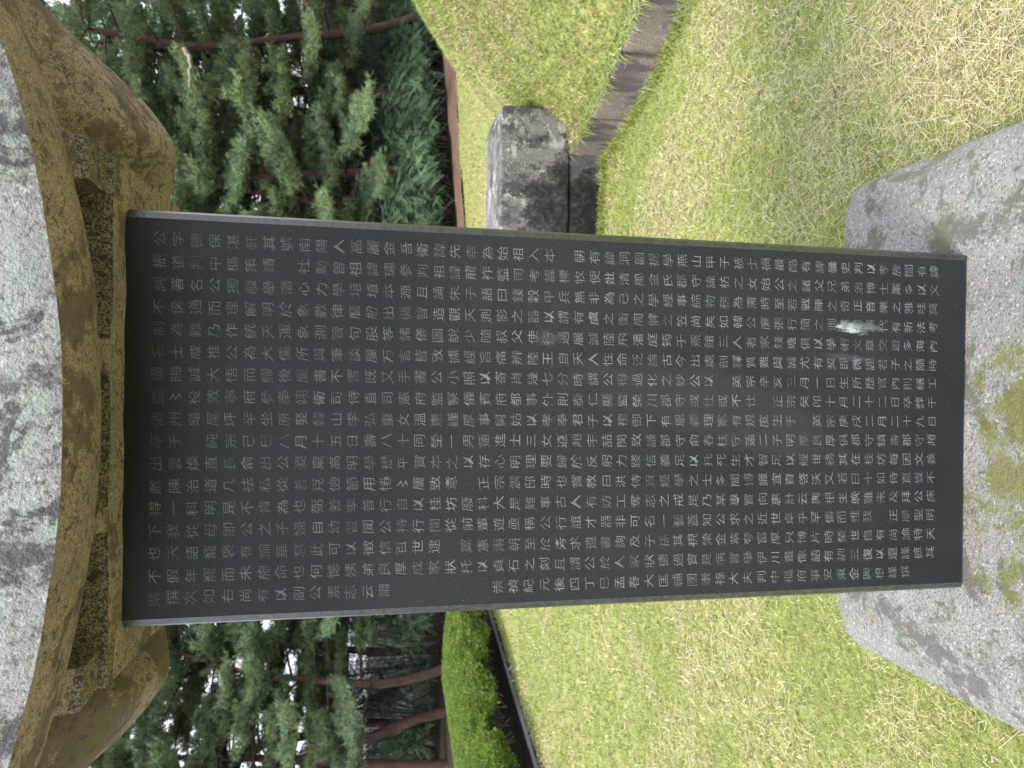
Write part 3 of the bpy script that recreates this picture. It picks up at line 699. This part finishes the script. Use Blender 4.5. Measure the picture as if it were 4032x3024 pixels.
def pine(x, y, s, rz, vi, label, group=None, tilt=(0, 0), z=0.0):
    ex = dict(label=label, category='pine tree')
    if group: ex['group'] = group
    r_ = empty('pine_tree', (x, y, z-.05), rz, s, **ex); r_.rotation_euler = (tilt[0], tilt[1], rz)
    for nm, me in zip(('trunk', 'branches', 'crown'), (VARD if group else VAR)[vi]): link(nm, me, r_)
    PINES.append(r_); return r_
pine(-6.95, 14.2, 1.0, .4, 2, 'red-barked pine with a forked leaning trunk rising behind the near hedge', tilt=(0, .03))
pine(-7.75, 13.6, .95, 2.1, 0, 'red-trunked pine at the far left behind the hedge, with a straight stem')
pine(-5.65, 13.4, .85, 4.2, 1, 'dark-trunked pine nearest the slab on its left side')
pine(-8.6, 17.0, 1.05, 1.0, 1, 'pine standing further back between the two red-barked trunks')
pine(5.15, 15.6, 1.0, 3.0, 0, 'pine with a bent brown trunk rising out of the feathery shrubs right of the slab')
pine(9.3, 17.2, 1.1, .2, 2, 'pine leaning over the burial mound with a dark trunk', tilt=(0, -.12))
pine(3.3, 17.2, .95, 5.0, 3, 'bushy pine close beside the right edge of the slab')
pine(7.2, 17.3, .95, 1.3, 3, 'low-branched bushy pine between the bent trunk and the leaning trunk')
pine(4.3, 16.6, .9, 4.4, 3, 'bushy pine just left of the bent brown trunk')
pine(10.6, 18.4, 1.0, 2.2, 1, 'bushy pine at the far right above the burial mound')
pine(-6.3, 16.0, .95, .9, 3, 'low-branched pine filling the space behind the forked leaning trunk')
pine(-9.2, 15.2, .95, 3.6, 3, 'low-branched pine at the far left beyond the straight red trunk')
pine(-4.9, 15.0, .85, 5.2, 3, 'small low-branched pine beside the left edge of the slab')
g_ = 'pines deeper in the wood'
rp = random.Random(12)
for (x, y) in ((-11.5, 17), (-5.2, 18.5), (-3.4, 16.5), (.2, 17.5), (-1.3, 22), (2.0, 21.5), (5.3, 19.2), (7.4, 18.0), (11.8, 19.5), (6.6, 22.5), (4.0, 24.5), (7.9, 27), (14.8, 28)):
    zb_ = 4.2*max(0, min(1, (y-17)/14))**1.3*max(0, min(1, (x+1)/6))
    pine(x, y, rp.uniform(.85, 1.2), rp.uniform(0, 6), rp.randrange(4), 'green pine in the wood behind the grave, one of many', g_, z=zb_)

# ------------------------------------------------------------------ broadleaf trees filling the back of the wood
def broad_variant(seed, H=10.5, Rc=2.6, z0=1.6, ncl=150, per=75):
    rs = np.random.default_rng(seed); random.seed(seed); wood = MB(); u = np.linspace(0, 1, 12)
    T = np.stack([.25*np.sin(u*3+seed), .25*np.cos(u*2.3+seed), u*H*.93-.1], -1); V, F = tube(T, .15*(1-u*.85), 8, .1); wood.add(V, F)
    cl = []
    for i in range(ncl):
        z = z0+(H-z0)*rs.uniform(0, 1); rr_ = Rc*(1-((z-z0)/(H-z0)-.4)**2*1.6)*rs.uniform(.35, 1)**.5; a = rs.uniform(0, 2*math.pi)
        tb_ = np.array([np.interp(z-.6, T[:, 2], T[:, k]) for k in range(3)]); c = np.array([tb_[0]+rr_*math.cos(a), tb_[1]+rr_*math.sin(a), z]); cl.append(c)
        if i % 3 == 0:
            w = np.linspace(0, 1, 5)[:, None]; V, F = tube(tb_+(c-tb_)*w+np.array([0, 0, .15])*np.sin(w*3), np.linspace(.035, .008, 5), 4); wood.add(V, F)
    C_ = np.repeat(np.array(cl), per, 0); n_ = len(C_); C_ = C_+rs.normal(0, 1, (n_, 3))*np.array([.33, .33, .20])
    nrm = rs.normal(0, 1, (n_, 3)); nrm[:, 2] = np.abs(nrm[:, 2])+.6; nrm /= np.linalg.norm(nrm, axis=1)[:, None]
    a = np.cross(nrm, rs.normal(0, 1, (n_, 3))); a /= np.linalg.norm(a, axis=1)[:, None]; b = np.cross(nrm, a); L_ = rs.uniform(.06, .12, (n_, 1))
    V = np.stack([C_-a*L_, C_+b*L_*.5, C_+a*L_, C_-b*L_*.5], 1).reshape(-1, 3); F = np.arange(len(V)).reshape(-1, 4)
    p_, q_ = wood.get(); return mesh_np('trunk', p_, q_, M_bark_dark), mesh_np('crown', V, F, M_broad, smooth=False)
BV = [broad_variant(301), broad_variant(302, H=9.5, Rc=3.0, z0=1.0)]
rp = random.Random(77)
for (x, y) in ((-14, 20), (-4.0, 29), (.5, 24), (3.0, 27), (3.6, 21.5), (6.0, 25), (7.6, 20.2), (10.4, 25.5), (16.5, 27), (5.0, 29), (9.5, 30)):
    zb_ = 4.2*max(0, min(1, (y-17)/14))**1.3*max(0, min(1, (x+1)/6)); r_ = empty('broadleaf_tree', (x, y, zb_-.2), rp.uniform(0, 6), rp.uniform(.85, 1.15), label='dark broadleaf tree closing off the back of the wood', category='tree', group='broadleaf trees at the back of the wood')
    for nm, me in zip(('trunk', 'crown'), BV[rp.randrange(2)]): link(nm, me, r_)

# ------------------------------------------------------------------ feathery shrubs
def frond_geo(B, az, L_, tilt, rs, npair=11, lw=.020, ll=.085):
    """one compound leaf: leaflets in pairs along an arching stalk"""
    u = np.linspace(.12, 1, npair); h = np.array([math.cos(az), math.sin(az), 0]); s = np.array([-h[1], h[0], 0])
    P = B+h*(L_*u*math.cos(tilt))[:, None]+np.array([0, 0, 1])*(L_*(u*math.sin(tilt)-.55*u*u))[:, None]
    V = []
    for i in range(npair):
        T = P[min(i+1, npair-1)]-P[max(i-1, 0)]; T /= np.linalg.norm(T)
        l = ll*math.sin(.35+2.5*u[i])*(L_/.45)
        for sd_ in (-1, 1):
            d = s*sd_*.95+T*.45+np.array([0, 0, -.22]); d /= np.linalg.norm(d); w = T*lw*(L_/.45)
            V.append([P[i], P[i]+d*l*.5+w*.55, P[i]+d*l, P[i]+d*l*.5-w*.55])
    return np.array(V).reshape(-1, 3)
def shrub_variant(seed, H, Rr, nf, fl=.48, m_=None):
    rs = np.random.default_rng(seed); Vv = []; st = MB(); random.seed(seed)
    nst = max(6, nf//28)
    for i in range(nst):
        a = rs.uniform(0, 2*math.pi); r_ = Rr*math.sqrt(rs.uniform(0, 1)); hh = H*(1-.45*(r_/Rr)**2)*rs.uniform(.7, 1.05)
        tip = np.array([math.cos(a)*r_, math.sin(a)*r_, hh]); b0 = tip*np.array([.35, .35, 0]); u = np.linspace(0, 1, 7)[:, None]
        C_ = b0+(tip-b0)*u+np.array([.06*math.sin(i), .06*math.cos(i), 0])*np.sin(u*3); V, F = tube(C_, np.linspace(.02, .005, 7), 4); st.add(V, F)
        for k_ in range(nf//nst):
            t = rs.uniform(.22, 1)**.75; B = np.array([np.interp(t, u[:, 0], C_[:, q]) for q in range(3)])
            Vv.append(frond_geo(B, rs.uniform(0, 2*math.pi), fl*rs.uniform(.6, 1.25), rs.uniform(-.05, .75), rs))
    V = np.concatenate(Vv); F = np.arange(len(V)).reshape(-1, 4); a, b = st.get()
    return mesh_np('foliage', V, F, m_ or M_shrub, smooth=False), mesh_np('stems', a, b, M_bark_dark)
SV = [shrub_variant(201, 1.5, .95, 330), shrub_variant(202, 2.3, 1.15, 480), shrub_variant(203, 3.4, 1.3, 560, .55)]
SB = [shrub_variant(211, 4.2, 1.9, 620, .60, M_broad)]
ORD = ['nearest', 'second', 'third', 'fourth', 'fifth', 'sixth', 'seventh', 'eighth', 'ninth', 'tenth', 'eleventh', 'twelfth']
SEEN = {}
def row_label(kind, x, y, side, hidden):
    if side*(x-.07) < .285*(y+1.42): return hidden
    k = SEEN.get(kind, 0); SEEN[kind] = k+1
    return kind+', '+ORD[k]+' from the slab'
def shrub(x, y, s, rz, vv, label, group, z=0):
    r_ = empty('leafy_shrub', (x, y, z), rz, s, label=label, category='shrub', group=group)
    for nm, me in zip(('foliage', 'stems'), vv): link(nm, me, r_)
g1_, g2_ = 'feathery shrubs at the edge of the wood', 'dark shrubs filling the wood'
rp = random.Random(5)
for i in range(13):
    x = 2.2+i*.62; shrub(x+rp.uniform(-.15, .15), far_edge(x)+1.35+.13*max(x, 0)+rp.uniform(-.1, .25), rp.uniform(.75, 1.0), rp.uniform(0, 6), SV[0], row_label('low feathery green shrub beyond the bare earth strip', x, far_edge(x)+1.5, 1, 'low feathery shrub standing behind the black slab'), g1_)
for i in range(11):
    x = 2.2+i*.85; shrub(x+rp.uniform(-.2, .2), far_edge(x)+2.6+.13*max(x, 0)+rp.uniform(-.2, .3), rp.uniform(.8, 1.05), rp.uniform(0, 6), SV[1], row_label('chest-high feathery shrub behind the low row', x, far_edge(x)+2.8, 1, 'chest-high feathery shrub standing behind the black slab'), g1_)
for i in range(8):
    x = 2.4+i*1.3; shrub(x+rp.uniform(-.3, .3), far_edge(x)+4.4+rp.uniform(-.3, .4), rp.uniform(.75, 1.0), rp.uniform(0, 6), SV[2], row_label('tall feathery shrub among the pine trunks', x, far_edge(x)+4.6, 1, 'tall feathery shrub standing behind the black slab'), g1_)
for (x, y) in ((3.5, 19.5), (6.2, 20.5), (8.8, 20.5), (11.3, 21.5), (1.0, 20), (5.0, 23), (8.0, 25), (11, 26), (14.5, 25.5), (-1.5, 19), (-4, 20), (-6, 21), (-8.5, 21.5), (-11, 22), (-13.5, 22), (-10, 25), (-5, 25.5), (-16, 24), (-3.4, 17.8), (-5.4, 18.6), (-7.4, 18.8), (-9.6, 19.4), (-11.8, 19.6)):
    zb_ = 4.2*max(0, min(1, (y-17)/14))**1.3*max(0, min(1, (x+1)/6))
    shrub(x, y, rp.uniform(.9, 1.25), rp.uniform(0, 6), SB[0], 'dark tall shrub filling the shade of the wood', g2_, zb_-.2)
for i in range(12):
    x = -3.0-i*.95; shrub(x, 14.6+rp.uniform(-.4, .8)+i*.12, rp.uniform(.55, .85), rp.uniform(0, 6), SV[1], row_label('dark leafy shrub behind the clipped hedges', x, 14.8, -1, 'dark leafy shrub hidden behind the black slab'), 'shrubs behind the hedges')

# dead branches caught in the right-hand pines
def dead(name, pts, r0, label, m_=None):
    P = np.array(pts, float); o0 = P[0].copy(); u = np.linspace(0, len(P)-1, len(P)*4); Q = np.stack([np.interp(u, range(len(P)), P[:, k_]) for k_ in range(3)], -1)-o0
    Q += rng.normal(0, .012, Q.shape); V, F = tube(Q, np.linspace(r0, r0*.35, len(Q)), 7, .2)
    o = link(name, mesh_np(name, V, F, m_ or M_deadwood), label=label, category='branch'); o.location = o0
dead('dead_branch', [(6.05, 12.9, 5.00), (5.95, 12.95, 4.93), (5.78, 13, 4.90), (5.60, 13, 4.93), (5.42, 13.05, 4.95)], .045, 'bleached crooked dead branch stub hanging in the pine boughs right of the slab')
print('uniq polys', sum(len(m.polygons) for m in bpy.data.meshes))
